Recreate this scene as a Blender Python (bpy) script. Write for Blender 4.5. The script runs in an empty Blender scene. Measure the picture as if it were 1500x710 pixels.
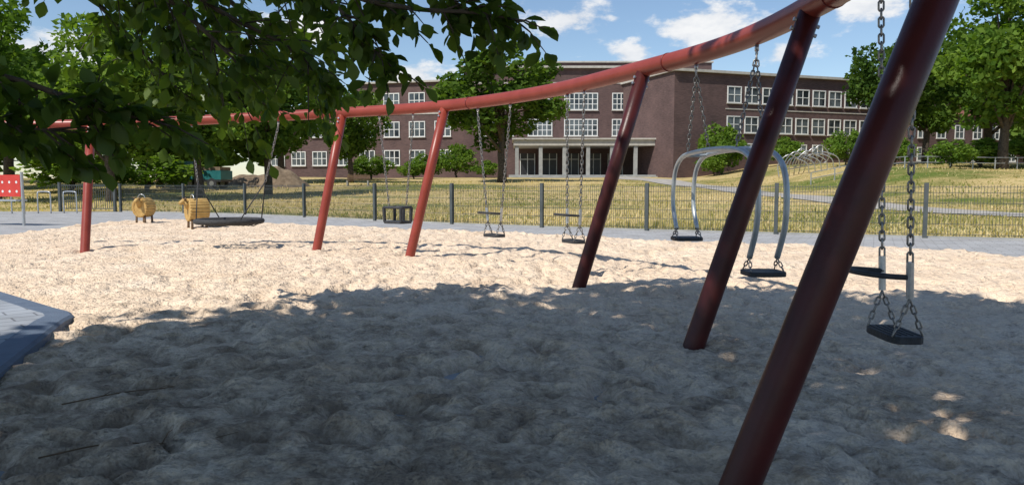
import bpy, math, random
import numpy as np
from mathutils import Vector, noise
from math import radians, sin, cos, pi
random.seed(7)
RNG=np.random.default_rng(11)
S=bpy.context.scene
COL=S.collection

# ------------------------------------------------------------------ materials
def new_mat(name):
    m=bpy.data.materials.new(name); m.use_nodes=True
    nt=m.node_tree; b=nt.nodes['Principled BSDF']
    return m,nt,b
def N(nt,t,**kw):
    n=nt.nodes.new(t)
    for k,v in kw.items():
        if k in n.inputs.keys(): n.inputs[k].default_value=v
        else: setattr(n,k,v)
    return n
def ramp(nt,fac,stops):
    r=nt.nodes.new('ShaderNodeValToRGB')
    e=r.color_ramp.elements
    while len(e)<len(stops): e.new(0.5)
    for i,(p,c) in enumerate(stops):
        e[i].position=p; e[i].color=(c[0],c[1],c[2],1)
    nt.links.new(fac,r.inputs['Fac']); return r
def mat_noise(name,c1,c2,scale=5,rough=.7,metal=0,bump=0,bscale=None,detail=3,spec=.5):
    m,nt,b=new_mat(name)
    tc=N(nt,'ShaderNodeTexCoord')
    n=N(nt,'ShaderNodeTexNoise',Scale=scale,Detail=detail)
    nt.links.new(tc.outputs['Object'],n.inputs['Vector'])
    r=ramp(nt,n.outputs['Fac'],[(.3,c1),(.7,c2)])
    nt.links.new(r.outputs['Color'],b.inputs['Base Color'])
    b.inputs['Roughness'].default_value=rough
    b.inputs['Metallic'].default_value=metal
    b.inputs['Specular IOR Level'].default_value=spec
    if bump:
        n2=N(nt,'ShaderNodeTexNoise',Scale=bscale or scale*4,Detail=3)
        nt.links.new(tc.outputs['Object'],n2.inputs['Vector'])
        bp=N(nt,'ShaderNodeBump',Strength=bump,Distance=.02)
        nt.links.new(n2.outputs['Fac'],bp.inputs['Height'])
        nt.links.new(bp.outputs['Normal'],b.inputs['Normal'])
    return m
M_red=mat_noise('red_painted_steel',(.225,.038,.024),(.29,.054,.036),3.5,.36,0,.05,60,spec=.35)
M_red_shaded=mat_noise('shaded_red_paint',(.045,.011,.011),(.080,.016,.015),4.5,.36,0,.06,50,spec=.26)  # darker copy of the red paint, tree shade put into its colour
M_clamp=mat_noise('clamp_red',(.15,.02,.018),(.2,.03,.025),8,.4)
M_galv=mat_noise('galvanised_steel',(.42,.43,.44),(.55,.56,.57),30,.38,.75)
M_chain=mat_noise('chain_steel',(.20,.19,.18),(.34,.32,.30),60,.42,.85)
M_tube=mat_noise('brushed_steel_tube',(.42,.46,.48),(.52,.56,.58),12,.42,.45)
M_rubber=mat_noise('black_rubber',(.018,.02,.024),(.035,.038,.045),25,.6,0,.3,90)
M_rope=mat_noise('black_rope',(.02,.02,.022),(.05,.05,.052),40,.85)
M_fence=mat_noise('fence_green_grey',(.05,.06,.06),(.08,.09,.09),4,.5)
M_wood=mat_noise('yellow_wood',(.40,.24,.07),(.52,.34,.11),9,.65,0,.3,40)
M_wooddark=mat_noise('dark_wood',(.10,.06,.03),(.17,.10,.05),9,.7)
M_bark=mat_noise('bark',(.035,.027,.02),(.11,.085,.06),9,.95,0,.9,20)
M_white=mat_noise('white_window_frame',(.66,.66,.63),(.76,.76,.73),3,.55)
M_stone=mat_noise('light_stone',(.38,.36,.32),(.50,.47,.42),2,.85)
M_concrete=mat_noise('grey_concrete',(.27,.27,.26),(.37,.37,.35),2,.9)
M_darkdoor=mat_noise('dark_door',(.02,.02,.022),(.04,.04,.045),2,.4)
M_soil=mat_noise('soil_heap',(.12,.085,.055),(.24,.18,.12),2.5,1,0,1,6)
M_teal=mat_noise('teal_paint',(.02,.13,.14),(.03,.17,.18),3,.35)
M_redpanel=mat_noise('red_panel',(.52,.03,.02),(.60,.05,.035),3,.4)
M_path=mat_noise('gravel_path',(.28,.26,.23),(.40,.37,.33),1.5,.95)
def glass():
    m,nt,b=new_mat('window_glass')
    tc=N(nt,'ShaderNodeTexCoord'); n=N(nt,'ShaderNodeTexNoise',Scale=.6,Detail=2)
    nt.links.new(tc.outputs['Object'],n.inputs['Vector'])
    r=ramp(nt,n.outputs['Fac'],[(.35,(.02,.025,.03)),(.62,(.12,.14,.15))])
    nt.links.new(r.outputs['Color'],b.inputs['Base Color'])
    b.inputs['Roughness'].default_value=.12
    return m
M_glass=glass()
def brick():
    m,nt,b=new_mat('dark_brick')
    tc=N(nt,'ShaderNodeTexCoord')
    n=N(nt,'ShaderNodeTexNoise',Scale=.35,Detail=5,Roughness=.65)
    nt.links.new(tc.outputs['Object'],n.inputs['Vector'])
    mp=N(nt,'ShaderNodeMapping'); mp.inputs['Scale'].default_value=(1.2,1.2,9)
    nt.links.new(tc.outputs['Object'],mp.inputs['Vector'])
    n2=N(nt,'ShaderNodeTexNoise',Scale=1.6,Detail=3)
    nt.links.new(mp.outputs['Vector'],n2.inputs['Vector'])
    ad=N(nt,'ShaderNodeMath',operation='ADD'); nt.links.new(n.outputs['Fac'],ad.inputs[0]); nt.links.new(n2.outputs['Fac'],ad.inputs[1])
    mu=N(nt,'ShaderNodeMath',operation='MULTIPLY'); mu.inputs[1].default_value=.5
    nt.links.new(ad.outputs[0],mu.inputs[0])
    r=ramp(nt,mu.outputs[0],[(.38,(.070,.043,.041)),(.62,(.138,.085,.078))])
    nt.links.new(r.outputs['Color'],b.inputs['Base Color'])
    b.inputs['Roughness'].default_value=.9
    return m
M_brick=brick()
def sand():
    m,nt,b=new_mat('playground_sand')
    tc=N(nt,'ShaderNodeTexCoord'); o=tc.outputs['Object']
    n=N(nt,'ShaderNodeTexNoise',Scale=.9,Detail=4,Roughness=.72); nt.links.new(o,n.inputs['Vector'])
    r=ramp(nt,n.outputs['Fac'],[(.3,(.66,.505,.36)),(.55,(.755,.60,.445)),(.75,(.80,.66,.51))])
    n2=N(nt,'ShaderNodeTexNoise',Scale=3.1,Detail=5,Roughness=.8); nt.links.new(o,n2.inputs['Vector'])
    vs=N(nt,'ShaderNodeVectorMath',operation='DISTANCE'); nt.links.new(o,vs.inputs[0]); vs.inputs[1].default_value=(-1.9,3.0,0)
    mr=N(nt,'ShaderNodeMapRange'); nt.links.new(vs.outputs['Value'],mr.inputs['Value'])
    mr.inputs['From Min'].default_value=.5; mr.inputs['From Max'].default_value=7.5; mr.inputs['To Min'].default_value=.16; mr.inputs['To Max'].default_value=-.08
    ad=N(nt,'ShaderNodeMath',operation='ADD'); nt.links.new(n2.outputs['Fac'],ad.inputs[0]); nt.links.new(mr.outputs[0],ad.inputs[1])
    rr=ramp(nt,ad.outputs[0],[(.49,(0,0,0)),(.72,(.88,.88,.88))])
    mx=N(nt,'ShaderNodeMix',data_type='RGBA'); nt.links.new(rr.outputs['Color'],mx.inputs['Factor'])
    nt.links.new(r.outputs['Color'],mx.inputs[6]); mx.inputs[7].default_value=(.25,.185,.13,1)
    n3=N(nt,'ShaderNodeTexNoise',Scale=26,Detail=2.5,Roughness=.75); nt.links.new(o,n3.inputs['Vector'])
    r3=ramp(nt,n3.outputs['Fac'],[(.34,(.60,.57,.55)),(.48,(1,1,1))])
    m2=N(nt,'ShaderNodeMix',data_type='RGBA',blend_type='MULTIPLY'); m2.inputs['Factor'].default_value=.4
    nt.links.new(mx.outputs[2],m2.inputs[6]); nt.links.new(r3.outputs['Color'],m2.inputs[7])
    nt.links.new(m2.outputs[2],b.inputs['Base Color'])
    b.inputs['Roughness'].default_value=1; b.inputs['Specular IOR Level'].default_value=.1
    h1=N(nt,'ShaderNodeTexNoise',Scale=8,Detail=3.5,Roughness=.62); nt.links.new(o,h1.inputs['Vector'])
    bp=N(nt,'ShaderNodeBump',Strength=.9,Distance=.11); nt.links.new(h1.outputs['Fac'],bp.inputs['Height'])
    bp2=N(nt,'ShaderNodeBump',Strength=.7,Distance=.009); nt.links.new(n3.outputs['Fac'],bp2.inputs['Height'])
    nt.links.new(bp.outputs['Normal'],bp2.inputs['Normal']); nt.links.new(bp2.outputs['Normal'],b.inputs['Normal'])
    return m
M_sand=sand()
def grass():
    m,nt,b=new_mat('dry_lawn')
    tc=N(nt,'ShaderNodeTexCoord'); o=tc.outputs['Object']
    mp=N(nt,'ShaderNodeMapping'); mp.inputs['Scale'].default_value=(.45,1,1); nt.links.new(o,mp.inputs['Vector'])
    n=N(nt,'ShaderNodeTexNoise',Scale=.13,Detail=6,Roughness=.68); nt.links.new(mp.outputs['Vector'],n.inputs['Vector'])
    r=ramp(nt,n.outputs['Fac'],[(.34,(.12,.16,.035)),(.42,(.22,.21,.07)),(.48,(.46,.35,.16)),(.57,(.58,.44,.22)),(.64,(.25,.24,.08)),(.72,(.54,.42,.21))])
    n3=N(nt,'ShaderNodeTexNoise',Scale=7,Detail=3,Roughness=.8); nt.links.new(o,n3.inputs['Vector'])
    r3=ramp(nt,n3.outputs['Fac'],[(.3,(.6,.65,.55)),(.6,(1,1,1))])
    m2=N(nt,'ShaderNodeMix',data_type='RGBA',blend_type='MULTIPLY'); m2.inputs['Factor'].default_value=.8
    nt.links.new(r.outputs['Color'],m2.inputs[6]); nt.links.new(r3.outputs['Color'],m2.inputs[7])
    nt.links.new(m2.outputs[2],b.inputs['Base Color']); b.inputs['Roughness'].default_value=1
    b.inputs['Specular IOR Level'].default_value=.1
    bp=N(nt,'ShaderNodeBump',Strength=.8,Distance=.1); nt.links.new(n3.outputs['Fac'],bp.inputs['Height']); nt.links.new(bp.outputs['Normal'],b.inputs['Normal'])
    return m
M_grass=grass()
def paving(name,ca,cb,mort,rot):
    m,nt,b=new_mat(name)
    tc=N(nt,'ShaderNodeTexCoord')
    mp=N(nt,'ShaderNodeMapping'); mp.inputs['Rotation'].default_value=(0,0,rot); nt.links.new(tc.outputs['Object'],mp.inputs['Vector'])
    br=N(nt,'ShaderNodeTexBrick',Scale=1.0); br.inputs['Mortar Size'].default_value=.010; br.inputs['Brick Width'].default_value=.42; br.inputs['Row Height'].default_value=.21
    br.inputs['Color1'].default_value=(*ca,1); br.inputs['Color2'].default_value=(*cb,1); br.inputs['Mortar'].default_value=(*mort,1)
    nt.links.new(mp.outputs['Vector'],br.inputs['Vector'])
    n=N(nt,'ShaderNodeTexNoise',Scale=1.3,Detail=4,Roughness=.7); nt.links.new(tc.outputs['Object'],n.inputs['Vector'])
    r=ramp(nt,n.outputs['Fac'],[(.3,(.72,.70,.68)),(.65,(1,1,1))])
    m2=N(nt,'ShaderNodeMix',data_type='RGBA',blend_type='MULTIPLY'); m2.inputs['Factor'].default_value=1
    nt.links.new(br.outputs['Color'],m2.inputs[6]); nt.links.new(r.outputs['Color'],m2.inputs[7])
    nt.links.new(m2.outputs[2],b.inputs['Base Color']); b.inputs['Roughness'].default_value=.85
    bp=N(nt,'ShaderNodeBump',Strength=.5,Distance=.01); nt.links.new(br.outputs['Fac'],bp.inputs['Height']); bp.invert=True
    nt.links.new(bp.outputs['Normal'],b.inputs['Normal'])
    return m
M_pave=paving('concrete_pavers',(.42,.42,.42),(.36,.365,.37),(.22,.215,.21),.45)
M_slab=paving('blue_grey_pavers',(.36,.39,.43),(.31,.34,.38),(.17,.18,.20),-.75)
M_edge=mat_noise('blue_rubber_edging',(.085,.115,.165),(.12,.155,.21),6,.7,0,.3,60)
def leafmat(name,ca,cb,trans=.35,gloss=0):
    m=bpy.data.materials.new(name); m.use_nodes=True; nt=m.node_tree
    nt.nodes.remove(nt.nodes['Principled BSDF'])
    at=N(nt,'ShaderNodeAttribute',attribute_name='tint')
    r=ramp(nt,at.outputs['Fac'],[(0,ca),(1,cb)])
    df=N(nt,'ShaderNodeBsdfDiffuse'); nt.links.new(r.outputs['Color'],df.inputs['Color'])
    tr=N(nt,'ShaderNodeBsdfTranslucent')
    mul=N(nt,'ShaderNodeMix',data_type='RGBA',blend_type='MULTIPLY'); mul.inputs['Factor'].default_value=1
    nt.links.new(r.outputs['Color'],mul.inputs[6]); mul.inputs[7].default_value=(1.7,1.8,.5,1)
    nt.links.new(mul.outputs[2],tr.inputs['Color'])
    ms=N(nt,'ShaderNodeMixShader'); ms.inputs[0].default_value=trans
    nt.links.new(df.outputs[0],ms.inputs[1]); nt.links.new(tr.outputs[0],ms.inputs[2])
    out=ms.outputs[0]
    if gloss:
        gl=N(nt,'ShaderNodeBsdfGlossy'); gl.inputs['Roughness'].default_value=.4; gl.inputs['Color'].default_value=(.8,.85,.8,1)
        m3=N(nt,'ShaderNodeMixShader'); m3.inputs[0].default_value=gloss
        nt.links.new(out,m3.inputs[1]); nt.links.new(gl.outputs[0],m3.inputs[2]); out=m3.outputs[0]
    nt.links.new(out,nt.nodes['Material Output'].inputs['Surface'])
    return m
M_leafA=leafmat('leaves_mid_green',(.045,.090,.018),(.135,.21,.040))
M_leafB=leafmat('leaves_fresh_green',(.07,.135,.022),(.175,.26,.048))
M_leafC=leafmat('leaves_dark_green',(.03,.065,.016),(.09,.15,.032))
M_leafN=leafmat('leaves_chestnut',(.040,.076,.015),(.11,.165,.028),.42,.02)
M_blade=leafmat('grass_blades',(.20,.22,.06),(.66,.53,.29),.3)

# ------------------------------------------------------------------ mesh helpers
class MB:
    def __init__(s): s.v=[];s.f=[];s.m=[];s.mats=[]
    def mi(s,mat):
        if mat not in s.mats: s.mats.append(mat)
        return s.mats.index(mat)
    def add(s,v,f,mat):
        o=len(s.v); k=s.mi(mat)
        s.v.extend([tuple(p) for p in v]); s.f.extend([tuple(i+o for i in q) for q in f]); s.m.extend([k]*len(f))
    def build(s,name,parent=None,smooth=False,autosm=None):
        me=bpy.data.meshes.new(name); me.from_pydata(s.v,[],s.f)
        for m in s.mats: me.materials.append(m)
        me.polygons.foreach_set('material_index',s.m)
        if smooth: me.polygons.foreach_set('use_smooth',[True]*len(s.f))
        me.update()
        o=bpy.data.objects.new(name,me); COL.objects.link(o)
        if parent: o.parent=parent
        return o
def empty(name):
    e=bpy.data.objects.new(name,None); COL.objects.link(e); e.empty_display_size=.2; return e
def tube(mb,pts,r,mat,seg=10,caps=True,closed=False):
    pts=[Vector(p) for p in pts]; n=len(pts)
    rs=r if isinstance(r,(list,tuple)) else [r]*n
    tang=[]
    for i in range(n):
        if closed: t=pts[(i+1)%n]-pts[i-1]
        else: t=pts[min(i+1,n-1)]-pts[max(i-1,0)]
        tang.append(t.normalized())
    up=Vector((0,0,1)) if abs(tang[0].z)<.9 else Vector((1,0,0))
    nrm=(up-tang[0]*up.dot(tang[0])).normalized()
    v=[];f=[]
    for i in range(n):
        nrm=(nrm-tang[i]*nrm.dot(tang[i])).normalized()
        b=tang[i].cross(nrm)
        for k in range(seg):
            a=2*pi*k/seg
            v.append(pts[i]+(nrm*cos(a)+b*sin(a))*rs[i])
    for i in range(n if closed else n-1):
        j=(i+1)%n
        for k in range(seg):
            l=(k+1)%seg
            f.append((i*seg+k,i*seg+l,j*seg+l,j*seg+k))
    if caps and not closed:
        f.append(tuple(range(seg-1,-1,-1))); f.append(tuple((n-1)*seg+k for k in range(seg)))
    mb.add(v,f,mat)
def cr(pts,n=8):
    P=[Vector(p) for p in pts]; P=[P[0]*2-P[1]]+P+[P[-1]*2-P[-2]]
    out=[]
    for i in range(1,len(P)-2):
        for k in range(n):
            t=k/n; a,b,c,d=P[i-1:i+3]
            out.append(.5*((2*b)+(c-a)*t+(2*a-5*b+4*c-d)*t*t+(3*b-a-3*c+d)*t**3))
    out.append(P[-2]); return out
def fbox(mb,fr,x0,x1,y0,y1,z0,z1,mat):
    ox,oy,c,s=fr
    v=[]
    for z in (z0,z1):
        for (x,y) in ((x0,y0),(x1,y0),(x1,y1),(x0,y1)):
            v.append((ox+x*c-y*s,oy+x*s+y*c,z))
    mb.add(v,[(3,2,1,0),(4,5,6,7),(0,1,5,4),(1,2,6,5),(2,3,7,6),(3,0,4,7)],mat)
def frame(ax,ay,bx,by):
    L=math.hypot(bx-ax,by-ay); return (ax,ay,(bx-ax)/L,(by-ay)/L),L
def rbox(mb,c,ax,ay,az,hx,hy,hz,mat,bev=.25,):
    c=Vector(c);v=[];f=[];seg=20
    lay=[(-1,.8),(-.75,1),(.75,1),(1,.8)]
    for (zz,sc) in lay:
        for k in range(seg):
            a=2*pi*k/seg; ca,sa=cos(a),sin(a)
            x=abs(ca)**bev*(1 if ca>=0 else -1); y=abs(sa)**bev*(1 if sa>=0 else -1)
            e=hz*(1-sc)
            v.append(c+ax*(x*(hx-e))+ay*(y*(hy-e))+az*(zz*hz))
    for i in range(3):
        for k in range(seg):
            l=(k+1)%seg; f.append((i*seg+k,i*seg+l,(i+1)*seg+l,(i+1)*seg+k))
    f.append(tuple(range(seg-1,-1,-1))); f.append(tuple(3*seg+k for k in range(seg)))
    mb.add(v,f,mat)
def chain(mb,a,b,pitch=.05,wr=.0065,mat=M_chain):
    a=Vector(a);b=Vector(b);d=b-a;L=d.length;d.normalize();n=max(2,int(L/pitch))
    s1=d.cross(Vector((.3,.8,.1))).normalized();s2=d.cross(s1)
    hl=pitch*.66;w=pitch*.30
    for i in range(n):
        c=a+d*((i+.5)*L/n); s=s1 if i%2 else s2
        p=[]
        for k in range(10):
            an=2*pi*k/10; y=sin(an)*w; x=cos(an)*w+(hl-w)*(1 if cos(an)>0 else -1)
            p.append(c+d*x+s*y)
        tube(mb,p,wr,mat,5,closed=True)
def np_mesh(name,V,F,mat,tint=None,parent=None,smooth=False):
    me=bpy.data.meshes.new(name); k=F.shape[1]
    me.vertices.add(len(V)); me.vertices.foreach_set('co',V.astype(np.float32).ravel())
    me.loops.add(F.size); me.loops.foreach_set('vertex_index',F.astype(np.int32).ravel())
    me.polygons.add(len(F)); me.polygons.foreach_set('loop_start',np.arange(0,F.size,k,dtype=np.int32))
    me.polygons.foreach_set('loop_total',np.full(len(F),k,dtype=np.int32))
    if smooth: me.polygons.foreach_set('use_smooth',np.ones(len(F),dtype=bool))
    me.materials.append(mat); me.update(calc_edges=True)
    if tint is not None:
        at=me.attributes.new('tint','FLOAT','FACE'); at.data.foreach_set('value',tint.astype(np.float32))
    me.validate()
    o=bpy.data.objects.new(name,me); COL.objects.link(o)
    if parent: o.parent=parent
    return o
def rand_frames(n,rng,flat=.0):
    a=rng.normal(size=(n,3)); a[:,2]*=(1-flat); a/=np.linalg.norm(a,axis=1,keepdims=True)
    b=rng.normal(size=(n,3)); b-=a*(a*b).sum(1,keepdims=True); b/=np.linalg.norm(b,axis=1,keepdims=True)
    return a,b,np.cross(a,b)
def leaf_cards(C,size,rng):
    n=len(C); a,b,c=rand_frames(n,rng,.3); s=(size*rng.uniform(.6,1.3,n))[:,None]
    V=np.stack([C-a*s*.6,C+b*s*.38+c*s*.1-a*s*.1,C+a*s*.6,C-b*s*.38+c*s*.1-a*s*.05],1).reshape(-1,3)
    F=np.arange(4*n).reshape(n,4); return V,F

# ------------------------------------------------------------------ terrain
def ss(x,a,b):
    t=np.clip((x-a)/(b-a),0,1); return t*t*(3-2*t)
def terr(x,y):
    x=np.asarray(x,float);y=np.asarray(y,float)
    z=2.2*ss(y,32,95)+1.7*ss(x,19,33)*ss(y,42,62)-.06
    z=z+.06*np.sin(x*.31+y*.17)*ss(y,34,45)+.05*np.sin(x*.13-y*.41)*ss(y,34,45)
    return z
def sp(segs):
    o=[]
    for a,b,n in segs: o+=list(np.linspace(a,b,n,endpoint=False))
    return np.array(o+[segs[-1][1]])
xs=sp([(-600,-80,14),(-80,80,110),(80,600,14)]); ys=sp([(-120,10,14),(10,120,100),(120,900,16)])
X,Y=np.meshgrid(xs,ys); V=np.stack([X,Y,terr(X,Y)],-1).reshape(-1,3)
def gridF(nx,ny):
    i=np.arange(nx*ny).reshape(ny,nx)
    return np.stack([i[:-1,:-1],i[:-1,1:],i[1:,1:],i[1:,:-1]],-1).reshape(-1,4)
np_mesh('ground',V,gridF(len(xs),len(ys)),M_grass,smooth=True)

FENCE=[(-19.2,37),(-15.4,35.4),(-11.9,33.7),(-8.5,31),(-5.05,28),(-2,25.6),(.97,23.6),(3.97,22),(7.2,20.45),(10.45,19),(13.8,17.6),(17.2,16.2)]
mb=MB()
pv=[(-60,-12,0),(20,-12,0),(20,15.0,0)]+[(x,y,0) for x,y in reversed(FENCE)]+[(-24,37.5,0),(-60,40,0)]
mb.add(pv,[tuple(range(len(pv)))],M_pave); mb.build('pavement')
mb=MB()
for (a,b) in zip(FENCE[:-1],FENCE[1:]):
    fr,L=frame(a[0],a[1],b[0],b[1]); fbox(mb,fr,0,L-.003,-.06,.06,-.08,.05,M_concrete)
mb.build('kerb')

# ------------------------------------------------------------------ sand
POLY=np.array([(-13.2,19.2),(-14.0,25.5),(-13.4,27.7),(-12,27.6),(-8,25),(-4,22.5),(0,20.2),(3.9,17.2),(7.2,15.8),(9.0,14.6),(9.4,13.2),(9.3,12),(9,8),(9,-6),(-3.4,-6),(-3.4,2),(-4.4,4.75),(-5.0,6.6),(-5.4,7.3),(-6.6,8.6),(-10.9,12.0),(-12.9,15.2)])
def sdf(px,py):
    d=np.full(px.shape,1e9); ins=np.zeros(px.shape,bool); n=len(POLY)
    for i in range(n):
        a=POLY[i];b=POLY[(i+1)%n]; e=b-a
        wx=px-a[0];wy=py-a[1]; t=np.clip((wx*e[0]+wy*e[1])/(e@e),0,1)
        d=np.minimum(d,np.hypot(wx-e[0]*t,wy-e[1]*t))
        c=((a[1]>py)!=(b[1]>py))&(px<(b[0]-a[0])*(py-a[1])/(b[1]-a[1]+1e-12)+a[0])
        ins^=c
    return np.where(ins,d,-d)
xs=sp([(-15,-3.8,130),(-3.8,4.4,290),(4.4,10.2,85)])
ys=[-6.2]
while ys[-1]<28.6:
    y=ys[-1]; ys.append(y+(.5 if y<1.5 else max(.026,.0088*y)))
ys=np.array(ys)
X,Y=np.meshgrid(xs,ys); D=sdf(X,Y); Z=np.zeros(X.shape)
for j in range(X.shape[0]):
    for i in range(X.shape[1]):
        if D[j,i]<-.5: continue
        x=X[j,i];y=Y[j,i]
        if y<1.4 or abs(x)>.8*y+1.2: continue
        h=.030*noise.noise((x*.9,y*.9,0))+.040*noise.noise((x*2.6,y*2.6,3))
        wx=x+.14*noise.noise((x*2.2,y*2.2,9)); wy=y+.14*noise.noise((x*2.2,y*2.2,19))
        vd=noise.voronoi((wx*2.6,wy*2.6,1))[0][0]
        q=max(0,.50-vd)/.50; am=.45+1.0*max(0,noise.noise((x*.6,y*.6,7))+.5)
        h-=.14*q*q*(3-2*q)*am
        vd=noise.voronoi((wx*4.7+7,wy*4.7,5))[0][0]
        q=max(0,.45-vd)/.45
        h-=.065*q*q*(3-2*q)
        h+=.050*abs(noise.noise((x*5,y*5,5)))
        if y<12: h+=.022*noise.noise((x*12,y*12,5))+.008*noise.noise((x*27,y*27,8))
        Z[j,i]=h
D2=D+.10*np.sin(X*2.1+Y)*np.cos(Y*1.7)
Z=np.maximum(Z,-.13)
Z=Z+(-.17+.31*ss(D2,-.2,.5))
V=np.stack([X,Y,Z-.05],-1).reshape(-1,3)
F=gridF(len(xs),len(ys))
keep=(D.reshape(-1)[F]>-.6).any(1)
F=F[keep]
np_mesh('sand',V,F,M_sand,smooth=True)
SL=[(-2.35,-8),(-2.35,1.9),(-3.28,4.7),(-4.0,6.65),(-4.07,6.93),(-4.22,7.13),(-4.47,7.33),(-6.45,9.05),(-10.7,12.55),(-13,15.4),(-40,20),(-40,-8)]
def inset(poly,d):
    n=len(poly);o=[]
    for i in range(n):
        p0=Vector(poly[i-1]);p=Vector(poly[i]);p1=Vector(poly[(i+1)%n])
        e0=(p-p0).normalized();e1=(p1-p).normalized()
        nn=(Vector((-e0.y,e0.x))+Vector((-e1.y,e1.x))); nn=nn/(max(.5,nn.length_squared/2))
        o.append(p+nn*d)
    return o
mb=MB(); n=len(SL); inn=inset(SL,.24); ZT=.15
v=[(x,y,-.12) for x,y in SL]+[(p.x,p.y,ZT-.025) for p in inset(SL,.01)]+[(p.x,p.y,ZT-.005) for p in inset(SL,.04)]+[(p.x,p.y,ZT) for p in inn]
f=[]
for k in range(3):
    for i in range(n): f.append((k*n+i,k*n+(i+1)%n,(k+1)*n+(i+1)%n,(k+1)*n+i))
mb.add(v,f,M_edge); mb.add([(p.x,p.y,ZT) for p in inn],[tuple(range(n))],M_slab)
mb.build('paved_platform')

mb=MB(); P=cr([(30,22,0),(26,28,0),(22,36,0),(20.3,46,0),(18.5,56,0),(16.5,68,0),(14.5,82,0),(12.5,93,0)],14)
v=[];f=[]
for i,p in enumerate(P):
    t=(P[min(i+1,len(P)-1)]-P[max(i-1,0)]).normalized(); nn=Vector((-t.y,t.x,0))
    for k in range(7):
        q=p+nn*((k-3)*.6); v.append((q.x,q.y,float(terr(q.x,q.y))+.06-.02*abs(k-3)/3))
for i in range(len(P)-1):
    for k in range(6): f.append((i*7+k,i*7+k+1,(i+1)*7+k+1,(i+1)*7+k))
mb.add(v,f,M_path); mb.build('footpath')

def behind(x,y):
    fx=[p[0] for p in FENCE]; fy=[p[1] for p in FENCE]
    return y>np.interp(x,fx,fy)+.15
n=50000
gy=18+ (RNG.random(n)**1.6)*60; gx=RNG.uniform(-.75,.78,n)*gy
pathx=np.interp(gy,[22,28,36,46,56,68,82,93],[30,26,22,20.3,18.5,16.5,14.5,12.5])
k=behind(gx,gy)&((gx>-20)|(gy>38))&(np.abs(gx-pathx)>2.6); gx=gx[k];gy=gy[k];n=len(gx)
gz_=terr(gx,gy); hh=RNG.uniform(.05,.16,n)*(1+1.1*(np.sin(gx*.5+gy*.23)*np.cos(gy*.31-gx*.12)>.45)); an=RNG.uniform(0,2*pi,n); w=RNG.uniform(.02,.06,n)
A=np.stack([gx-np.cos(an)*w,gy-np.sin(an)*w,gz_],1);B=np.stack([gx+np.cos(an)*w,gy+np.sin(an)*w,gz_],1)
T=np.stack([gx+RNG.normal(0,.07,n),gy+RNG.normal(0,.07,n),gz_+hh],1)
V=np.stack([A,B,T],1).reshape(-1,3)
tn=np.clip(.58+.5*np.sin(gx*.23+1)*np.cos(gy*.19)+RNG.normal(0,.2,n),0,1)
np_mesh('tall_grass',V,np.arange(3*n).reshape(n,3),M_blade,tn)

# ------------------------------------------------------------------ fence
fe=empty('metal_fence'); mb=MB(); mp=MB()
FH=1.33
for i,(x,y) in enumerate(FENCE):
    j=min(i,len(FENCE)-2); fr,L=frame(*FENCE[j],*FENCE[j+1])
    fr2=(x,y,fr[2],fr[3]); fbox(mp,fr2,-.05,.05,-.13,-.03,-.05,FH+.06,M_fence)
for a,b in zip(FENCE[:-1],FENCE[1:]):
    fr,L=frame(*a,*b); nn=int(L/.068)
    for k in range(nn):
        x=(k+.5)*L/nn; fbox(mb,fr,x-.0045,x+.0045,-.004,.004,.07,FH,M_fence)
    for z in (.1,.36,.62,.88,1.14,FH-.05):
        fbox(mb,fr,0,L,-.014,-.005,z-.006,z+.006,M_fence); fbox(mb,fr,0,L,.005,.014,z-.006,z+.006,M_fence)
mb.build('wire_panels',fe); mp.build('posts',fe)
g=empty('metal_gate'); mb=MB(); fr,L=frame(-22.6,37.6,-19.6,37.1)
for x in (0,L): fbox(mb,fr,x-.06,x+.06,-.06,.06,-.05,1.45,M_fence)
for z in (.15,1.3): fbox(mb,fr,.06,L-.06,-.02,.02,z-.02,z+.02,M_fence)
for k in range(24): fbox(mb,fr,.1+k*.12,.12+k*.12,-.01,.01,.17,1.28,M_fence)
mb.build('gate_leaf',g)

# ------------------------------------------------------------------ swing frame
TOP=[(-10.6,15.15,2.52),(-8.5,15.3,2.56),(-6.0,15.15,2.64),(-3.2,14.35,2.70),(-1.15,13.1,2.70),(.45,11.2,2.70),(1.55,8.9,2.70),(2.11,7.4,2.70),(2.29,5.85,2.70),(2.2,4.3,2.70),(1.76,2.75,2.70),(1.35,1.7,2.70)]
BEAM=cr(TOP,12)
sf=empty('swing_frame'); mb=MB(); tube(mb,BEAM,.098,M_red,22); 
for idx in (4,6,8):
    p=Vector(TOP[idx]); i=min(range(len(BEAM)),key=lambda q:(BEAM[q]-p).length)+3
    q=BEAM[i]; t=(BEAM[i+1]-BEAM[i-1]).normalized()
    tube(mb,[q-t*.010,q+t*.010],.104,M_clamp,22)
mb.build('curved_beam',sf,smooth=False)
for p in sf.children:
    for q in p.data.polygons: q.use_smooth = len(q.vertices)==4
POSTS=[((-8.15,14.26),(-8.5,15.3,2.56)),((-3.68,13.99),(-3.2,14.35,2.7)),((-1.80,12.99),(-1.15,13.1,2.7)),((.79,9.11),(1.55,8.9,2.7)),((1.40,5.82),(2.29,5.85,2.7)),((.80,2.80),(1.79,2.78,2.7))]
mp=MB()
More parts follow.
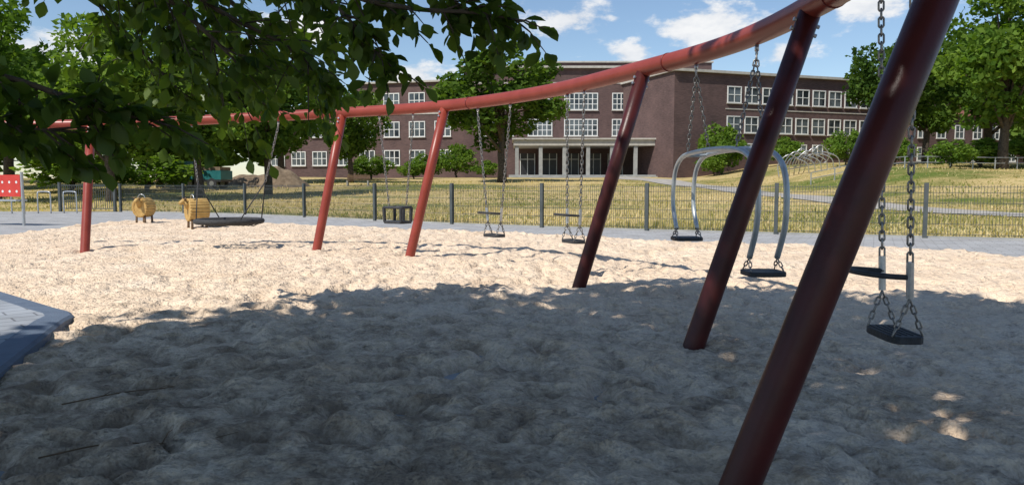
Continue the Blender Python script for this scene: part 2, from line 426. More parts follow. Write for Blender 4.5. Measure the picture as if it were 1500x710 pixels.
for k,(b,t) in enumerate(POSTS):
    b=Vector((b[0],b[1],0)); t=Vector(t); d=(t-b).normalized()
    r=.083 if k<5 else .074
    m2=MB(); tube(m2,[b-d*.35,b,(b+t)/2,t+d*.02],r,M_red if k<3 else M_red_shaded,26)  # near posts get the copy with the shade in its colour
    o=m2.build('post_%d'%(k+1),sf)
    for q in o.data.polygons: q.use_smooth=len(q.vertices)==4
    i=min(range(1,len(BEAM)-1),key=lambda q:(BEAM[q]-t).length); tg=(BEAM[i+1]-BEAM[i-1]).normalized()
    side=tg.cross(d).normalized()
    for s in (-1,1):
        for e in (.13,.2):
            c=t-d*e+side*s*.083; tube(mp,[c,c+side*s*.022],.016,M_galv,8)
mp.build('bolts',sf)
def beam_at(x,y):
    i=min(range(1,len(BEAM)-1),key=lambda q:(BEAM[q].x-x)**2+(BEAM[q].y-y)**2)
    t=(BEAM[i+1]-BEAM[i-1]); t.z=0
    return BEAM[i].copy(),t.normalized(),i
def hanger(mb,b):
    tube(mb,[b+Vector((0,0,-.10)),b+Vector((0,0,-.155))],.02,M_galv,8)
    pts=[b+Vector((.0,cos(a)*.022,-.17+sin(a)*.022)) for a in [k*pi/4 for k in range(8)]]
    tube(mb,pts,.007,M_galv,5,closed=True)
def swing(name,x,y,seatz,hoop=True,pitch=.05,hw=.17,tw=.32,dx=0,rot=0):
    e=empty(name); b,t,i=beam_at(x,y)
    c=Vector((b.x+dx,b.y,seatz))
    t0=t.copy(); ct,st=cos(rot),sin(rot); t=Vector((t.x*ct-t.y*st,t.x*st+t.y*ct,0)); nrm=Vector((-t.y,t.x,0))
    if nrm.x>0: nrm=-nrm
    mc=MB(); ms=MB()
    up=Vector((0,0,1))
    for s in (-1,1):
        q=b+t0*s*tw; bb,_,_=beam_at(q.x,q.y)
        hanger(mc,bb)
        top=bb+Vector((0,0,-.19)); 
        low=c+t*s*hw+up*.24
        if hoop:
            d=(top-low).normalized()
            tube(ms,[low+d*0,low+d*.21],.021,M_galv,10)
            chain(mc,top,low+d*.21,pitch)
        else: chain(mc,top,low,pitch)
        for k in (-1,1):
            chain(mc,low,c+t*s*hw*.95+nrm*k*.085+up*.02,pitch*.8,.0055)
    rbox(ms,c,t,nrm,up,.205,.10,.022,M_rubber,.45)
    for k in range(5): rbox(ms,c+nrm*(k-2)*.035+up*.023,t,nrm,up,.16,.006,.004,M_rubber,.5)
    if hoop:
        pts=[]
        for k in range(13):
            a=pi*k/12
            pts.append(c+up*(.36+.02*sin(a))+t*(-hw*1.0*cos(a))*(1+.4*sin(a))+nrm*(.27*sin(a)**.8 if sin(a)>1e-6 else 0))
        tube(ms,pts,.016,M_rubber,10)
    mc.build('chains',e,smooth=True); ms.build('seat',e)
    return e
swing('playground_swing',2.21,4.42,.46,True,.05,dx=.06,rot=.12)
swing('playground_swing',1.1,10.5,.56,True,.055,dx=-.02)
swing('playground_swing',-.35,12.3,.52,True,.055)
def bucket(x,y,z):
    e=empty('toddler_bucket_swing'); b,t,_=beam_at(x,y); nrm=Vector((-t.y,t.x,0)); up=Vector((0,0,1)); c=Vector((b.x,b.y,z))
    mc=MB(); ms=MB()
    for s in (-1,1):
        bb,_,_=beam_at(*(b+t*s*.45).xy); hanger(mc,bb); chain(mc,bb+up*-.19,c+t*s*.2+up*.27,.055)
    rbox(ms,c,t,nrm,up,.23,.17,.025,M_rubber,.4)
    rim=[]
    for k in range(20):
        a=2*pi*k/20; ca,sa=cos(a),sin(a)
        rim.append(c+up*.27+t*(abs(ca)**.5*(1 if ca>0 else -1)*.23)+nrm*(abs(sa)**.5*(1 if sa>0 else -1)*.18))
    tube(ms,rim,.024,M_rubber,8,closed=True)
    for s in (-1,1):
        for k in (-1,1): tube(ms,[c+t*s*.19+nrm*k*.14,c+t*s*.2+nrm*k*.15+up*.27],.03,M_rubber,8)
    tube(ms,[c+nrm*.16,c+nrm*.17+up*.27],.03,M_rubber,8)
    mc.build('chains',e,smooth=True); ms.build('bucket_seat',e)
bucket(-2.12,13.8,.66)
e=empty('nest_swing'); mc=MB(); ms=MB(); c=Vector((-5.65,15.0,.62)); up=Vector((0,0,1))
b,t,_=beam_at(-5.55,15); nrm=Vector((-t.y,t.x,0)); R=.62
ring=[c+t*cos(a)*R+nrm*sin(a)*R for a in [2*pi*k/32 for k in range(32)]]
tube(ms,ring,.055,M_rope,10,closed=True)
for k in range(-5,6):
    q=k*.105; L=math.sqrt(R*R-q*q)
    for A,B in ((t,nrm),(nrm,t)):
        tube(ms,[c+A*q-B*L,c+A*q-B*L*.5-up*.06,c+A*q-up*.09,c+A*q+B*L*.5-up*.06,c+A*q+B*L],.011,M_rope,5)
for s in (-1,1):
    bb,_,_=beam_at(*(b+t*s*1.0).xy); hanger(mc,bb)
    kn=bb.lerp(c+t*s*R,.62); chain(mc,bb-up*.19,kn,.06)
    for k in (-1,1): tube(mc,[kn,c+t*s*R*.75+nrm*k*R*.66],.012,M_rope,6)
mc.build('chains',e,smooth=True); ms.build('basket',e,smooth=True)
e=empty('partner_swing'); mc=MB(); ms=MB()
A=Vector((2.0,8.7,0));B=Vector((2.14,6.25,0)); al=(A-B).normalized(); sx=Vector((al.y,-al.x,0))
if sx.x<0: sx=-sx
mid=(A+B)/2; hl=(A-B).length/2
prof=[(hl-.10,.84),(hl+.05,1.08),(hl+.06,1.32),(hl-.03,1.52),(hl-.25,1.64),(hl-.6,1.68),(0,1.69),(-hl+.6,1.67),(-hl+.25,1.62),(-hl+.03,1.50),(-hl-.06,1.28),(-hl-.04,1.0),(-hl+.10,.73)]
for s in (-1,1):
    pts=cr([mid+al*a+sx*s*(.12)+Vector((0,0,z)) for a,z in prof],6); tube(ms,pts,.025,M_tube,12)
for a,z in ((hl-.42,1.665),(-hl+.42,1.65)): tube(ms,[mid+al*a-sx*.12+up*z,mid+al*a+sx*.12+up*z],.02,M_tube,10)
for (aa,zf,zs) in ((hl-.10,.84,.73),(-hl+.10,.73,.60)):
    c=mid+al*aa+up*zs; rbox(ms,c,sx,al,up,.165,.16,.02,M_rubber,.45)
    for s in (-1,1):
        for k in (-1,1): chain(mc,mid+al*aa+sx*s*.12+up*(zf+.0),c+sx*s*.14+al*k*.1+up*.02,.04,.0055)
for yy,aa in ((8.0,.75),(6.95,-.75)):
    bb,_,_=beam_at(2.0 if yy>7.5 else 2.2,yy); hanger(mc,bb)
    for s in (-1,1): chain(mc,bb-up*.19,mid+al*aa+sx*s*.12+up*1.69,.05)
mc.build('chains',e,smooth=True)
o=ms.build('frame_and_seats',e)
for q in o.data.polygons: q.use_smooth=len(q.vertices)==4 and q.material_index==0

# ------------------------------------------------------------------ wooden play animals
def play_animal(x,y,ang,s=1.0):
    e=empty('wooden_play_animal'); mb=MB()
    d=Vector((cos(ang),sin(ang),0)); n=Vector((-d.y,d.x,0)); up=Vector((0,0,1)); o=Vector((x,y,0))
    for k in range(22):
        a=2*pi*k/22; c=o+up*(.60*s+.27*s*sin(a))+n*(.22*s*cos(a))
        tube(mb,[c-d*.27*s,c-d*.25*s,c+d*.25*s,c+d*.27*s],[.040*s,.052*s,.052*s,.040*s],M_wood,8)
    tube(mb,[o+up*.60*s-d*.255*s,o+up*.60*s+d*.255*s],.24*s,M_wood,14)
    for i in (-1,1):
        for j in (-1,1): tube(mb,[o+d*i*.2*s+n*j*.15*s-up*.1,o+d*i*.19*s+n*j*.14*s+up*.42*s],.036*s,M_wooddark,8)
    h=o-d*.34*s+up*.84*s
    tube(mb,[o-d*.20*s+up*.66*s,o-d*.27*s+up*.76*s,h],[.10*s,.09*s,.075*s],M_wood,10)
    tube(mb,[h+d*.06*s+up*.02,h-d*.02*s+up*.0,h-d*.11*s-up*.05*s,h-d*.14*s-up*.06*s],[.05*s,.075*s,.055*s,.03*s],M_wood,10)
    for j in (-1,1): tube(mb,[h+n*j*.06*s+up*.04*s,h+n*j*.12*s+up*.09*s,h+n*j*.14*s+up*.06*s],[.03*s,.025*s,.01*s],M_wooddark,6)
    pts=[o-d*.12*s+n*.13*s*cos(a)+up*(.88*s+.15*s*sin(a)) for a in [pi*k/8 for k in range(9)]]
    tube(mb,pts,.013,M_galv,6)
    tube(mb,[o+d*.27*s+up*.75*s,o+d*.33*s+up*.70*s,o+d*.35*s+up*.58*s],[.03*s,.025*s,.012*s],M_wooddark,6)
    ob=mb.build('body_and_legs',e,smooth=False)
    for q in ob.data.polygons: q.use_smooth=len(q.vertices)==4
play_animal(-12.0,24.5,1.45,1.0)
play_animal(-9.1,21.7,.75,1.03)

e=empty('red_play_panel'); mb=MB(); fr,L=frame(-18.2,25.2,-15.9,24.5)
for x in (.05,L-.05): tube(mb,[(fr[0]+x*fr[2],fr[1]+x*fr[3],-.1),(fr[0]+x*fr[2],fr[1]+x*fr[3],1.75)],.045,M_galv,10)
fbox(mb,fr,.1,L-.1,-.03,.03,.95,1.66,M_redpanel)
fbox(mb,fr,.1,L-.1,-.20,.20,.80,.86,M_galv)
for k in range(7):
    for j in range(2):
        cx=.35+k*.3; cz=1.12+j*.3
        v=[(fr[0]+(cx+.045*cos(a))*fr[2]+.034*fr[3],fr[1]+(cx+.045*cos(a))*fr[3]-.034*fr[2],cz+.045*sin(a)) for a in [2*pi*q/10 for q in range(10)]]
        mb.add(v,[tuple(range(10))],M_white)
mb.build('panel_and_posts',e)
e=empty('bicycle_rack'); mb=MB()
for k in range(4):
    x=-24.2+k*1.0; y=34.5+k*.35
    tube(mb,cr([(x,y,-.05),(x,y,.85),(x+.08,y,1.0),(x+.7,y-.3,1.0),(x+.78,y-.3,.85),(x+.78,y-.3,-.05)],5),.032,M_galv,8)
mb.build('hoops',e,smooth=True)

# ------------------------------------------------------------------ vehicle, soil, bench
def gz(x,y): return float(terr(x,y))
e=empty('small_truck'); mb=MB(); fr,L=frame(-27.6,62,-23.2,61.3); z=gz(-25,62)
fbox(mb,fr,0,L,-.9,.9,z+.55,z+.72,M_darkdoor)
ox,oy,c_,s_=fr
def fp(x,y,zz): return (ox+x*c_-y*s_,oy+x*s_+y*c_,zz)
prof=[(0,.72),(0,1.35),(.35,2.15),(1.5,2.2),(1.5,.72)]
v=[fp(a,-.88,z+b) for a,b in prof]+[fp(a,.88,z+b) for a,b in prof]
mb.add(v,[(0,1,2,3,4)[::-1],(5,6,7,8,9),(0,1,6,5),(1,2,7,6),(2,3,8,7),(3,4,9,8)],M_teal)
fbox(mb,fr,.55,1.35,-.90,-.885,z+1.45,z+2.0,M_glass)
fbox(mb,fr,1.65,L,-.9,.9,z+.73,z+1.45,M_teal); fbox(mb,fr,1.75,L-.1,-.8,.8,z+1.46,z+1.75,M_soil)
for x in (.75,L-.8):
    for y in (-.92,.72): tube(mb,[fp(x,y,z+.42),fp(x,y+.2,z+.42)],.42,M_rubber,18); tube(mb,[fp(x,y-.02,z+.42),fp(x,y+.22,z+.42)],.2,M_galv,12)
mb.build('cab_bed_wheels',e)
def heap(name,cx,cy,r,h,seed):
    V=[];n=26;k=10
    for i in range(k+1):
        for j in range(n):
            a=2*pi*j/n; rr=r*i/k; x=cx+rr*cos(a)*1.3;y=cy+rr*sin(a)
            V.append((x,y,gz(x,y)-.05+h*(1-(i/k)**1.5)*(1+.4*noise.noise((x*.8,y*.8,seed)))))
    F=[(i*n+j,i*n+(j+1)%n,(i+1)*n+(j+1)%n,(i+1)*n+j) for i in range(k) for j in range(n)]
    mb=MB(); mb.add(V,F,M_soil); mb.build(name,None,smooth=True)
heap('soil_heap',-20.5,66,2.2,1.7,1); heap('soil_heap',-24.5,70,2.0,1.1,4)
e=empty('park_bench'); mb=MB(); fr=(-14.5,66,1,0); z=gz(-14,66)
for x in (.1,1.9): fbox(mb,fr,x-.05,x+.05,-.25,.25,z-.1,z+.44,M_concrete)
for k in range(4): fbox(mb,fr,0,2,-.24+k*.12,-.15+k*.12,z+.445,z+.49,M_wooddark)
for k in range(3): fbox(mb,fr,0,2,.27,.30,z+.58+k*.13,z+.68+k*.13,M_wooddark)
mb.build('seat_and_back',e)
e=empty('bank_railing'); mb=MB(); P=[(24+k*2.0,60.5+.25*k) for k in range(16)]
for x,y in P: tube(mb,[(x,y,gz(x,y)-.1),(x,y,gz(x,y)+1.0)],.05,M_galv,6)
for zz in (.5,.97): tube(mb,[(x,y,gz(x,y)+zz) for x,y in P],.03,M_galv,6)
mb.build('posts_and_rails',e)
e=empty('steel_climbing_frame'); mb=MB()
for k in range(6):
    x0=25+k*.55; y0=68; z0=gz(x0,y0)
    pts=cr([(x0-.9,y0+.3*k,z0-.1),(x0-1.0,y0,z0+1.2),(x0-.2,y0-.3,z0+2.0+.15*(k%3)),(x0+.8,y0,z0+1.5),(x0+.6,y0+.4,z0+.8),(x0-.2,y0+.2,z0+.9),(x0+.2,y0,z0+1.7),(x0+1.5,y0-.2,z0+1.2),(x0+1.8,y0,z0-.1)],6)
    tube(mb,pts,.05,M_galv,6)
mb.build('bent_tubes',e,smooth=True)

# ------------------------------------------------------------------ school building
sc=empty('brick_school_building'); wl=MB(); wn=MB(); tr=MB()
def window(fr,xc,zc,w,h,nx,ny):
    x0,x1,z0,z1=xc-w/2,xc+w/2,zc-h/2,zc+h/2
    fbox(wn,fr,x0,x1,-.03,.02,z0,z1,M_glass)
    fw=.12
    fbox(wn,fr,x0-fw,x0,-.10,.02,z0-fw,z1+fw,M_white); fbox(wn,fr,x1,x1+fw,-.10,.02,z0-fw,z1+fw,M_white)
    fbox(wn,fr,x0,x1,-.10,.02,z1,z1+fw,M_white); fbox(wn,fr,x0,x1,-.10,.02,z0-fw,z0,M_white)
    for k in range(1,nx): 
        x=x0+(x1-x0)*k/nx; ww=.09 if k%2 else .12
        fbox(wn,fr,x-ww/2,x+ww/2,-.085,-.031,z0,z1,M_white)
    for k in range(1,ny):
        zz=z0+(z1-z0)*k/ny; fbox(wn,fr,x0,x1,-.07,-.032,zz-.045,zz+.045,M_white)
    fbox(wn,fr,x0-.2,x1+.2,-.2,.02,z0-fw-.1,z0-fw-.003,M_stone)
fr,L=frame(-6.3,100,22,100)
fbox(wl,fr,0,L,0,14,1,16.5,M_brick)
fbox(tr,fr,-.35,L+.35,-.45,14.4,16.5,16.78,M_stone)
fbox(tr,fr,-.02,L+.02,-.06,-.003,14.5,14.7,M_stone)
for zc in (12.2,8.8):
    for xc,w,nx in ((4.4,4.0,6),(10,3.0,5),(15.4,4.2,7),(21.2,3.2,6)):
        window(fr,xc,zc,w,2.0,nx,3)
for k in range(4): fbox(tr,fr,25.6+k*.55,25.85+k*.55,-.5,-.003,3,15.8,M_white)
fbox(tr,fr,25.5,27.7,-.25,-.004,3,15.7,M_glass)
fbox(wl,fr,7,L+5,3,13,16.8,17.7,M_brick); fbox(tr,fr,6.8,L+5.2,2.8,13.2,17.7,17.9,M_stone)
fbox(wl,fr,.3,1.5,6,7.2,16.8,18.6,M_brick)
fr,L=frame(-30,108,-6.4,102.6)
fbox(wl,fr,8,L-.05,0,12,1,15.2,M_brick); fbox(tr,fr,7.8,L-.06,-.35,12.3,15.2,15.45,M_stone)
fbox(wl,fr,-6,7.98,.3,12,1,12,M_brick); fbox(tr,fr,-6.3,7.78,0,12.3,12,12.25,M_stone)
for zc in (12.8,8.9,5.0):
    for k in range(4): window(fr,10+k*3.7,zc,2.1,1.9,3,2)
fr2=(fr[0]-fr[3]*.3,fr[1]+fr[2]*.3,fr[2],fr[3])
for zc in (9.0,5.0):
    for k in range(4): window(fr2,-4+k*3.3,zc,2.0,1.8,3,2)
fbox(tr,fr,8,L-.05,-.07,-.003,10.9,11.1,M_stone)
fr,L=frame(18.8,88,47.2,98)
fbox(wl,fr,0,L,0,12.6,1,14.4,M_brick); fbox(tr,fr,-.3,L+.3,-.4,12.9,14.4,14.7,M_stone)
for zc in (12.0,8.5):
    for k in range(9): window(fr,8.2+k*2.5,zc,1.75,1.75,2,2)
for k in range(9): window(fr,8.2+k*2.5,5.7,1.4,.9,2,1)
fbox(tr,fr,7,L,-.06,-.003,10.25,10.38,M_stone)
fr=(0,92,1,0)
fbox(tr,fr,.2,18.4,0,8,6.05,6.75,M_stone); fbox(tr,fr,0,18.5,-.25,8,6.76,6.95,M_stone)
for k in range(7): x=.6+k*2.9; fbox(tr,fr,x-.22,x+.22,.15,.6,2.3,6.047,M_concrete)
for k in range(4): fbox(tr,fr,-.4,18.4,-.3-k*.4,8 if k==0 else -.3-(k-1)*.4,1.2,2.5-k*.16,M_concrete)
for k in range(6):
    x=2.05+k*2.9; fbox(tr,fr,x-.95,x+.95,7.85,7.98,2.52,5.4,M_darkdoor)
    for q in (-.95,0,.95): fbox(tr,fr,x+q-.05,x+q+.05,7.78,7.849,2.52,5.4,M_white)
    fbox(tr,fr,x-.95,x+.95,7.76,7.777,4.6,4.68,M_white)
wl.build('walls',sc); wn.build('windows',sc); tr.build('cornices_portico_doors',sc)
h=empty('distant_house'); a=MB(); wn=MB(); fr,L=frame(56,106,76,112)
fbox(a,fr,0,L,0,10,1,11,M_brick)
ox,oy,c_,s_=fr
def q3(x,y,zz): return (ox+x*c_-y*s_,oy+x*s_+y*c_,zz)
a.add([q3(-.5,-.5,11),q3(L+.5,-.5,11),q3(L+.5,10.5,11),q3(-.5,10.5,11),q3(-.5,5,15),q3(L+.5,5,15)],[(0,1,5,4),(2,3,4,5),(0,4,3),(1,2,5)],mat_noise('roof_tile',(.16,.06,.04),(.22,.08,.055),3))
for zc in (8.8,5.6):
    for k in range(6): window(fr,1.8+k*3.3,zc,1.4,1.7,2,2)
a.build('walls_and_roof',h); wn.build('windows',h)

# ------------------------------------------------------------------ trees
def crown_pts(rx,rz,nclump,nleaf,rng,cz):
    cc=[];rr=[]
    while len(cc)<nclump:
        p=rng.uniform(-1,1,3)
        r=np.linalg.norm(p)
        if r>1 or r<.35: continue
        cc.append(p*[rx,rx,rz]*.84); rr.append(rng.uniform(.18,.36)*rx)
    cc=np.array(cc);rr=np.array(rr)
    w=rr**2; k=rng.choice(nclump,nleaf,p=w/w.sum())
    d=rng.normal(size=(nleaf,3)); d/=np.linalg.norm(d,axis=1,keepdims=True)
    rad=rng.uniform(.35,1.0,nleaf)**.5*(1+.14*rng.normal(size=nleaf))
    P=cc[k]+d*(rr[k]*rad)[:,None]*[1,1,.8]
    P[:,2]+=cz
    tint=np.clip(.45+.25*np.sin(k*2.4)+rng.normal(0,.2,nleaf),0,1)
    return P,tint,cc+[0,0,cz]
def tree_meshes(seed,h,rx,trunk_h,tr_r,nleaf,size,mat):
    rng=np.random.default_rng(seed); rz=(h-trunk_h)/2; cz=trunk_h+rz
    P,t,cc=crown_pts(rx,rz,34,nleaf,rng,cz)
    V,F=leaf_cards(P,size,rng)
    mb=MB()
    tube(mb,[(0,0,-.4),(.05,0,trunk_h*.5),(0,.1,trunk_h),(0.1,0,cz),(0,0,cz+rz*.6)],[tr_r*1.3,tr_r,tr_r*.85,tr_r*.5,tr_r*.15],M_bark,9)
    for k in range(14):
        c=cc[k]; z0=trunk_h*.9+(k/14)*rz*.9
        tube(mb,[(0,0,z0),(c[0]*.45,c[1]*.45,z0+(c[2]-z0)*.35+.2),(c[0],c[1],c[2])],[tr_r*.42,tr_r*.25,tr_r*.07],M_bark,6)
    return V,F,t,mb
PROTO={}
def tree(name,x,y,h,rx,proto,rot=0,sink=0):
    key,th=proto
    e=empty(name)
    if key not in PROTO:
        seed,H,R,tH,tr,nl,sz,mat=PSPEC[key]
        V,F,t,mb=tree_meshes(seed,H,R,tH,tr,nl,sz,mat)
        c=np_mesh('crown',V,F,mat,t,e); tk=mb.build('trunk_and_limbs',e,smooth=True)
        PROTO[key]=(c.data,tk.data)
    else:
        for nm,me in zip(('crown','trunk_and_limbs'),PROTO[key]):
            o=bpy.data.objects.new(nm,me); COL.objects.link(o); o.parent=e
    H,R=PSPEC[key][1],PSPEC[key][2]
    e.location=(x,y,gz(x,y)-sink); e.scale=(rx/R,rx/R,h/H); e.rotation_euler=(0,0,rot)
PSPEC={'a':(1,12,5,3.0,.32,7000,.40,M_leafA),'b':(2,12,5,2.2,.32,7500,.38,M_leafB),'c':(3,12,5,2.6,.35,7000,.42,M_leafC),'d':(5,12,4.4,2.4,.28,10000,.37,M_leafA),'s':(6,3,1.8,.3,.08,2500,.21,M_leafB)}
for args in [
 ('linden_tree',-33,48,12.8,5.2,('b',0),.3),('linden_tree',-29,62,9.5,4.0,('a',0),1.3),
 ('linden_tree',-25.0,47,11.6,4.6,('b',0),2.2),('linden_tree',-20.8,50,11.5,4.5,('b',0),.9),('linden_tree',-17.5,54,10.6,4.2,('a',0),.4),
 ('linden_tree',-44,62,13.5,6,('c',0),2),('linden_tree',-22,72,11.5,5,('c',0),3.2),('linden_tree',-34,70,10,5.0,('a',0),4.2),('linden_tree',-50,75,14,7,('a',0),5),
 ('maple_tree',-15.2,71,9.8,3.8,('a',0),1.1),('maple_tree',-1.0,73,13.6,6.3,('d',0),.6),
 ('oak_tree',41.0,63,16.3,6.2,('b',0),2.5),('oak_tree',38.2,76,13,4.8,('c',0),4),('oak_tree',46,60,16.5,6.5,('b',0),.5),('oak_tree',46,84,15,5.5,('a',0),3.3),
 ('oak_tree',58,92,17,8,('c',0),1),('oak_tree',56,78,16,7,('b',0),5.1),('oak_tree',68,84,17,8,('a',0),2.1)]:
    tree(*args)
for (x,y,h,r) in [(24,86,5.8,3.2),(31,70,3.4,2.0),(34,67,2.6,1.8),(-6.5,88,4,2.6),(-9.6,86,3,2),(-15,80,2.6,2.4),(30,84,3.2,2.6),(36,62,2.4,1.8),(-3,86,2.0,1.8),(-11,84,2,2),(-34,58,4,4),(-28,58,3,3.5),(-40,50,5,4),(22.5,84,3,2),(46,66,3,3),(41,66,2.6,3)]:
    tree('shrub',x,y,h,r,('s',0),x*1.7)
rng=np.random.default_rng(31); PP=[];TT=[]
for k in range(56):
    a=-1.0+k*2.0/55; d=rng.uniform(135,175); x=math.sin(a)*d*1.05; y=math.cos(a)*d
    P,t,_=crown_pts(rng.uniform(7,10),rng.uniform(6,8),10,400,rng,8.5); PP.append(P+[x,y,2]); TT.append(t)
V,F=leaf_cards(np.concatenate(PP),2.2,rng); np_mesh('distant_tree_belt',V,F,M_leafA,np.concatenate(TT))

nt_=empty('chestnut_tree')
rng=np.random.default_rng(77)
C0=np.array([-2.9,-.1,7.2]); RX=np.array([6.7,6.0,3.3])
cc=[];rr=[]
while len(cc)<95:
    p=rng.uniform(-1,1,3); r=np.linalg.norm(p)
    if r>1 or r<.2: continue
    cc.append(C0+p*RX*.86); rr.append(rng.uniform(1.0,1.7))
cc=np.array(cc);rr=np.array(rr); nL=16500
k=rng.choice(len(cc),nL,p=rr**2/(rr**2).sum()); d=rng.normal(size=(nL,3)); d/=np.linalg.norm(d,axis=1,keepdims=True)
P=cc[k]+d*(rr[k]*rng.uniform(.1,1.05,nL)**.5)[:,None]*[1,1,.6]
V,F=leaf_cards(P,.35,rng); np_mesh('crown',V,F,M_leafN,np.clip(rng.normal(.5,.25,nL),0,1),nt_)
mb=MB(); T0=Vector((-3.9,-1.6,0))
tube(mb,[T0-Vector((0,0,.3)),T0+Vector((0,0,.3)),T0+Vector((.05,.05,2)),T0+Vector((.15,.2,4)),T0+Vector((.2,.6,7)),T0+Vector((.3,1,9.5))],[.42,.34,.28,.24,.15,.04],M_bark,14)
for q in range(34):
    c=Vector(cc[q]); b=T0+Vector((.15,.3,random.uniform(3.2,6.5)))
    tube(mb,[b,b.lerp(c,.5)+Vector((0,0,.5)),c],[.10,.06,.015],M_bark,6)
LV=[];LF=[];LT=[]
OUT=[(0,0),(.25,.20),(.52,.33),(.78,.24),(1,0),(.78,-.24),(.52,-.33),(.25,-.20)]
def leaf(p,dr,nm,s,tint):
    dr=dr.normalized(); sd=dr.cross(nm).normalized(); nm=sd.cross(dr)
    o=len(LV)
    for (a,b) in OUT:
        LV.append(p+dr*(a*s)+sd*(b*s)+nm*(abs(b)*.35*s-.18*s*a*a))
    LF.append((o,o+1,o+2,o+3)); LF.append((o,o+3,o+4,o+5)); LF.append((o,o+5,o+6,o+7))
    LT.extend([tint]*3)
def rv(s=1): return Vector((random.gauss(0,s),random.gauss(0,s),random.gauss(0,s)))
def branch(pts,r0=.03,tw=16,tl=.5,nl=9,ls=.12,spread=1.0):
    P=cr([Vector(p) for p in pts],6)
    n=len(P); tube(mb,P,[r0*(1-.85*i/(n-1)) for i in range(n)],M_bark,6)
    for k in range(tw):
        i=int((.15+.85*random.random())*(n-1)); b=P[i]; t=(P[min(i+1,n-1)]-P[max(i-1,0)]).normalized()
        d=(t*.7+rv(.55*spread)+Vector((0,0,-.15))).normalized(); L=tl*random.uniform(.5,1.2)
        e1=b+d*L*.5; e2=b+d*L+Vector((0,0,-.12*L))
        tube(mb,[b,e1,e2],[.007,.005,.003],M_bark,4)
        for q in range(nl):
            f=random.uniform(.15,1.05); p=b.lerp(e1,f*2) if f<.5 else e1.lerp(e2,f*2-1)
            out=(d*.5+rv(.6)+Vector((0,0,-.35))).normalized()
            p=p+out*.02
            leaf(p,out,(Vector((0,0,1))+rv(.45)).normalized(),ls*random.uniform(.65,1.25),min(1,max(0,random.gauss(.45,.25))))
        leaf(e2,d+Vector((0,0,-.4)),(Vector((0,0,1))+rv(.3)).normalized(),ls*1.1,.5)
branch([(-2.6,1.5,3.6),(-1.7,4.3,2.95),(-1.02,4.5,2.50),(-.61,4.4,2.36),(-.2,4.4,2.33),(.06,4.35,2.27)],.03,28,.32,9,.105)
branch([(-2.4,2.6,3.4),(-1.31,4.5,2.62),(-.98,4.5,2.34),(-.72,4.5,2.02)],.022,22,.26,9,.105)
branch([(-1.9,2.6,3.3),(-.7,4.5,2.62),(-.40,4.5,2.45),(-.1,4.5,2.30)],.02,18,.28,8,.105)
branch([(-3.6,1.5,2.8),(-2.75,3.2,2.02),(-2.19,3.5,1.80),(-1.95,3.6,1.70),(-1.74,3.7,1.66)],.025,22,.26,9,.11)
branch([(-3.5,2.2,2.2),(-2.7,3.4,1.72),(-2.3,3.5,1.62),(-2.1,3.55,1.60)],.02,16,.22,9,.11)
branch([(-3.6,1.0,3.9),(-2.9,4.6,3.15),(-2.35,5.0,2.65),(-2.0,5.1,2.32),(-1.85,5.2,2.15)],.04,26,.42,9,.11)
branch([(-3.2,1.2,3.8),(-2.6,4.6,3.1),(-2.1,5.2,2.6),(-1.65,5.3,2.35),(-1.4,5.4,2.2)],.035,30,.42,10,.11)
branch([(-3.2,2.0,3.8),(-2.7,5.6,3.1),(-2.3,6.2,2.7),(-1.9,6.4,2.35)],.03,26,.45,10,.12)
branch([(-3.0,1.6,3.9),(-2.0,4.6,3.1),(-1.55,4.8,2.7),(-1.15,4.9,2.5)],.03,26,.42,9,.11)
branch([(-3.5,2.0,3.6),(-3.0,4.9,2.95),(-2.6,5.3,2.62),(-2.35,5.5,2.35),(-2.3,5.5,2.1)],.03,20,.34,9,.11)
branch([(-3.6,4.0,4.8),(-3.6,6.4,3.6),(-3.3,7.3,2.95),(-2.9,7.6,2.4),(-2.7,7.7,2.15)],.04,32,.55,10,.14)
branch([(-3.4,4.2,4.8),(-3.1,6.6,3.6),(-2.6,7.4,3.0),(-2.2,7.7,2.6),(-2.0,7.8,2.3)],.04,32,.55,10,.14)
branch([(-3.8,3.8,4.6),(-4.0,6.3,3.5),(-3.8,7.2,2.95),(-3.5,7.5,2.5),(-3.3,7.6,2.25)],.04,24,.5,10,.14)
branch([(-3.0,4.2,4.9),(-2.5,6.6,3.7),(-2.0,7.4,3.15),(-1.6,7.6,2.85)],.035,24,.5,10,.13)
mb.build('trunk_and_branches',nt_,smooth=True)
V=np.array([tuple(p) for p in LV]); F=np.array(LF)
np_mesh('low_leaves',V,F,M_leafN,np.array(LT),nt_)

def twig(pts):
    m=MB(); P=cr(pts,6); n=len(P); tube(m,P,[.0045*(1-.7*i/(n-1)) for i in range(n)],M_wooddark,6)
    for k in range(2):
        i=random.randint(3,n-4); d=Vector((random.uniform(-1,1),random.uniform(-.4,.4),.05)).normalized()
        tube(m,[P[i],P[i]+d*.06,P[i]+d*.10+Vector((0,0,-.02))],[.003,.002,.0015],M_wooddark,5)
    m.build('fallen_twig')
twig([(-2.6,4.25,.085),(-2.35,4.45,.10),(-2.1,4.6,.095),(-2.0,4.85,.09)])
twig([(-2.2,3.4,.085),(-1.95,3.55,.10),(-1.6,3.6,.085),(-1.4,3.75,.09)])

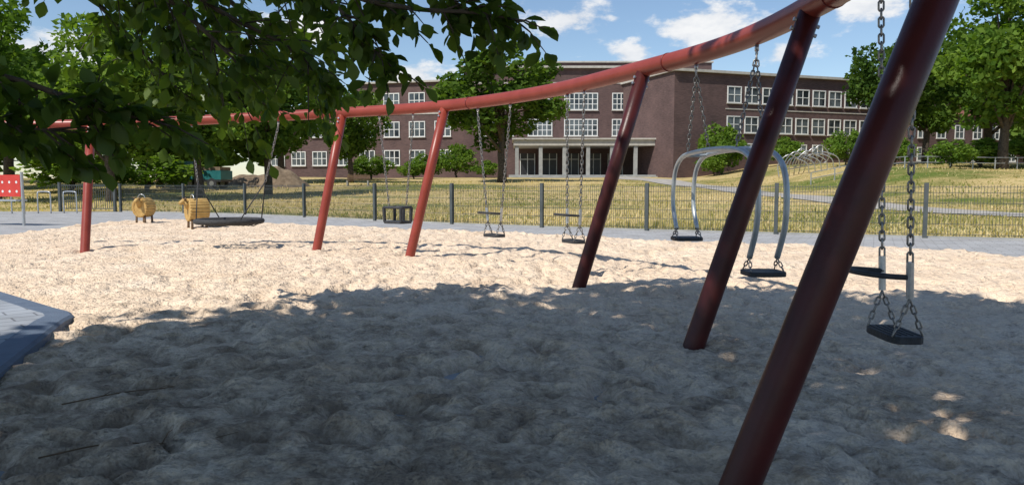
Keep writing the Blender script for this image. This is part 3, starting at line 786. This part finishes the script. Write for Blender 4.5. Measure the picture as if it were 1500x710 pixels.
# ------------------------------------------------------------------ light, world, camera
sd=Vector((-1.5,-1.4,2.7)).normalized()
l=bpy.data.lights.new('sun','SUN'); l.energy=5.0; l.angle=radians(.53); l.color=(1,.95,.87)
o=bpy.data.objects.new('sun',l); COL.objects.link(o); o.rotation_euler=(-sd).to_track_quat('-Z','Y').to_euler(); o.location=(-20,-20,40)
w=bpy.data.worlds.new('World'); S.world=w; w.use_nodes=True; nt=w.node_tree; bg=nt.nodes['Background']
sky=N(nt,'ShaderNodeTexSky',sky_type='NISHITA'); sky.sun_disc=False; sky.sun_elevation=math.asin(sd.z); sky.sun_rotation=radians(227)
sky.dust_density=.15; sky.ozone_density=2.6; sky.air_density=1.0
tc=N(nt,'ShaderNodeTexCoord'); g=tc.outputs['Generated']
acc=None
for (x,z,r,sx_) in [(.08,.215,.085,1),(.25,.205,.095,1),(-.60,.17,.10,1),(.155,.17,.055,1),(.47,.235,.07,1),(-.13,.14,.07,1),(-.50,.13,.09,1),(.36,.17,.045,1),(-.3,.2,.07,1),(.62,.30,.12,1),(-.2,.34,.15,1)]:
    c=Vector((x,1,z)).normalized()
    s=N(nt,'ShaderNodeVectorMath',operation='SUBTRACT'); nt.links.new(g,s.inputs[0]); s.inputs[1].default_value=c
    m=N(nt,'ShaderNodeVectorMath',operation='MULTIPLY'); nt.links.new(s.outputs[0],m.inputs[0]); m.inputs[1].default_value=(1,1,2.1)
    ln=N(nt,'ShaderNodeVectorMath',operation='LENGTH'); nt.links.new(m.outputs[0],ln.inputs[0])
    mr=N(nt,'ShaderNodeMapRange'); nt.links.new(ln.outputs['Value'],mr.inputs['Value']); mr.inputs['From Min'].default_value=0; mr.inputs['From Max'].default_value=r*1.3; mr.inputs['To Min'].default_value=1; mr.inputs['To Max'].default_value=0
    if acc is None: acc=mr.outputs[0]
    else:
        a=N(nt,'ShaderNodeMath',operation='MAXIMUM'); nt.links.new(acc,a.inputs[0]); nt.links.new(mr.outputs[0],a.inputs[1]); acc=a.outputs[0]
mp=N(nt,'ShaderNodeMapping'); mp.inputs['Scale'].default_value=(1,1,2.0); nt.links.new(g,mp.inputs['Vector'])
n1=N(nt,'ShaderNodeTexNoise',Scale=15,Detail=6,Roughness=.58); nt.links.new(mp.outputs['Vector'],n1.inputs['Vector'])
ma=N(nt,'ShaderNodeMath',operation='MULTIPLY_ADD'); nt.links.new(acc,ma.inputs[0]); ma.inputs[1].default_value=.42; nt.links.new(n1.outputs['Fac'],ma.inputs[2])
cm=N(nt,'ShaderNodeMapRange',interpolation_type='SMOOTHSTEP'); nt.links.new(ma.outputs[0],cm.inputs['Value']); cm.inputs['From Min'].default_value=.66; cm.inputs['From Max'].default_value=.82; cm.inputs['To Max'].default_value=.94
cr_=ramp(nt,n1.outputs['Fac'],[(.35,(5.4,5.7,6.2)),(.6,(7.4,7.4,7.4))])
mx=N(nt,'ShaderNodeMix',data_type='RGBA'); nt.links.new(cm.outputs[0],mx.inputs['Factor']); nt.links.new(sky.outputs[0],mx.inputs[6]); nt.links.new(cr_.outputs['Color'],mx.inputs[7])
nt.links.new(mx.outputs[2],bg.inputs['Color']); bg.inputs['Strength'].default_value=.13
cam=bpy.data.cameras.new('camera'); co=bpy.data.objects.new('camera',cam); COL.objects.link(co)
co.location=(0,0,1.35); co.rotation_euler=(radians(90-4.42),0,0); cam.sensor_width=36; cam.lens=26.4; cam.clip_end=3000; cam.clip_start=.05
S.camera=co
S.view_settings.view_transform='Standard'; S.view_settings.look='None'; S.view_settings.exposure=0
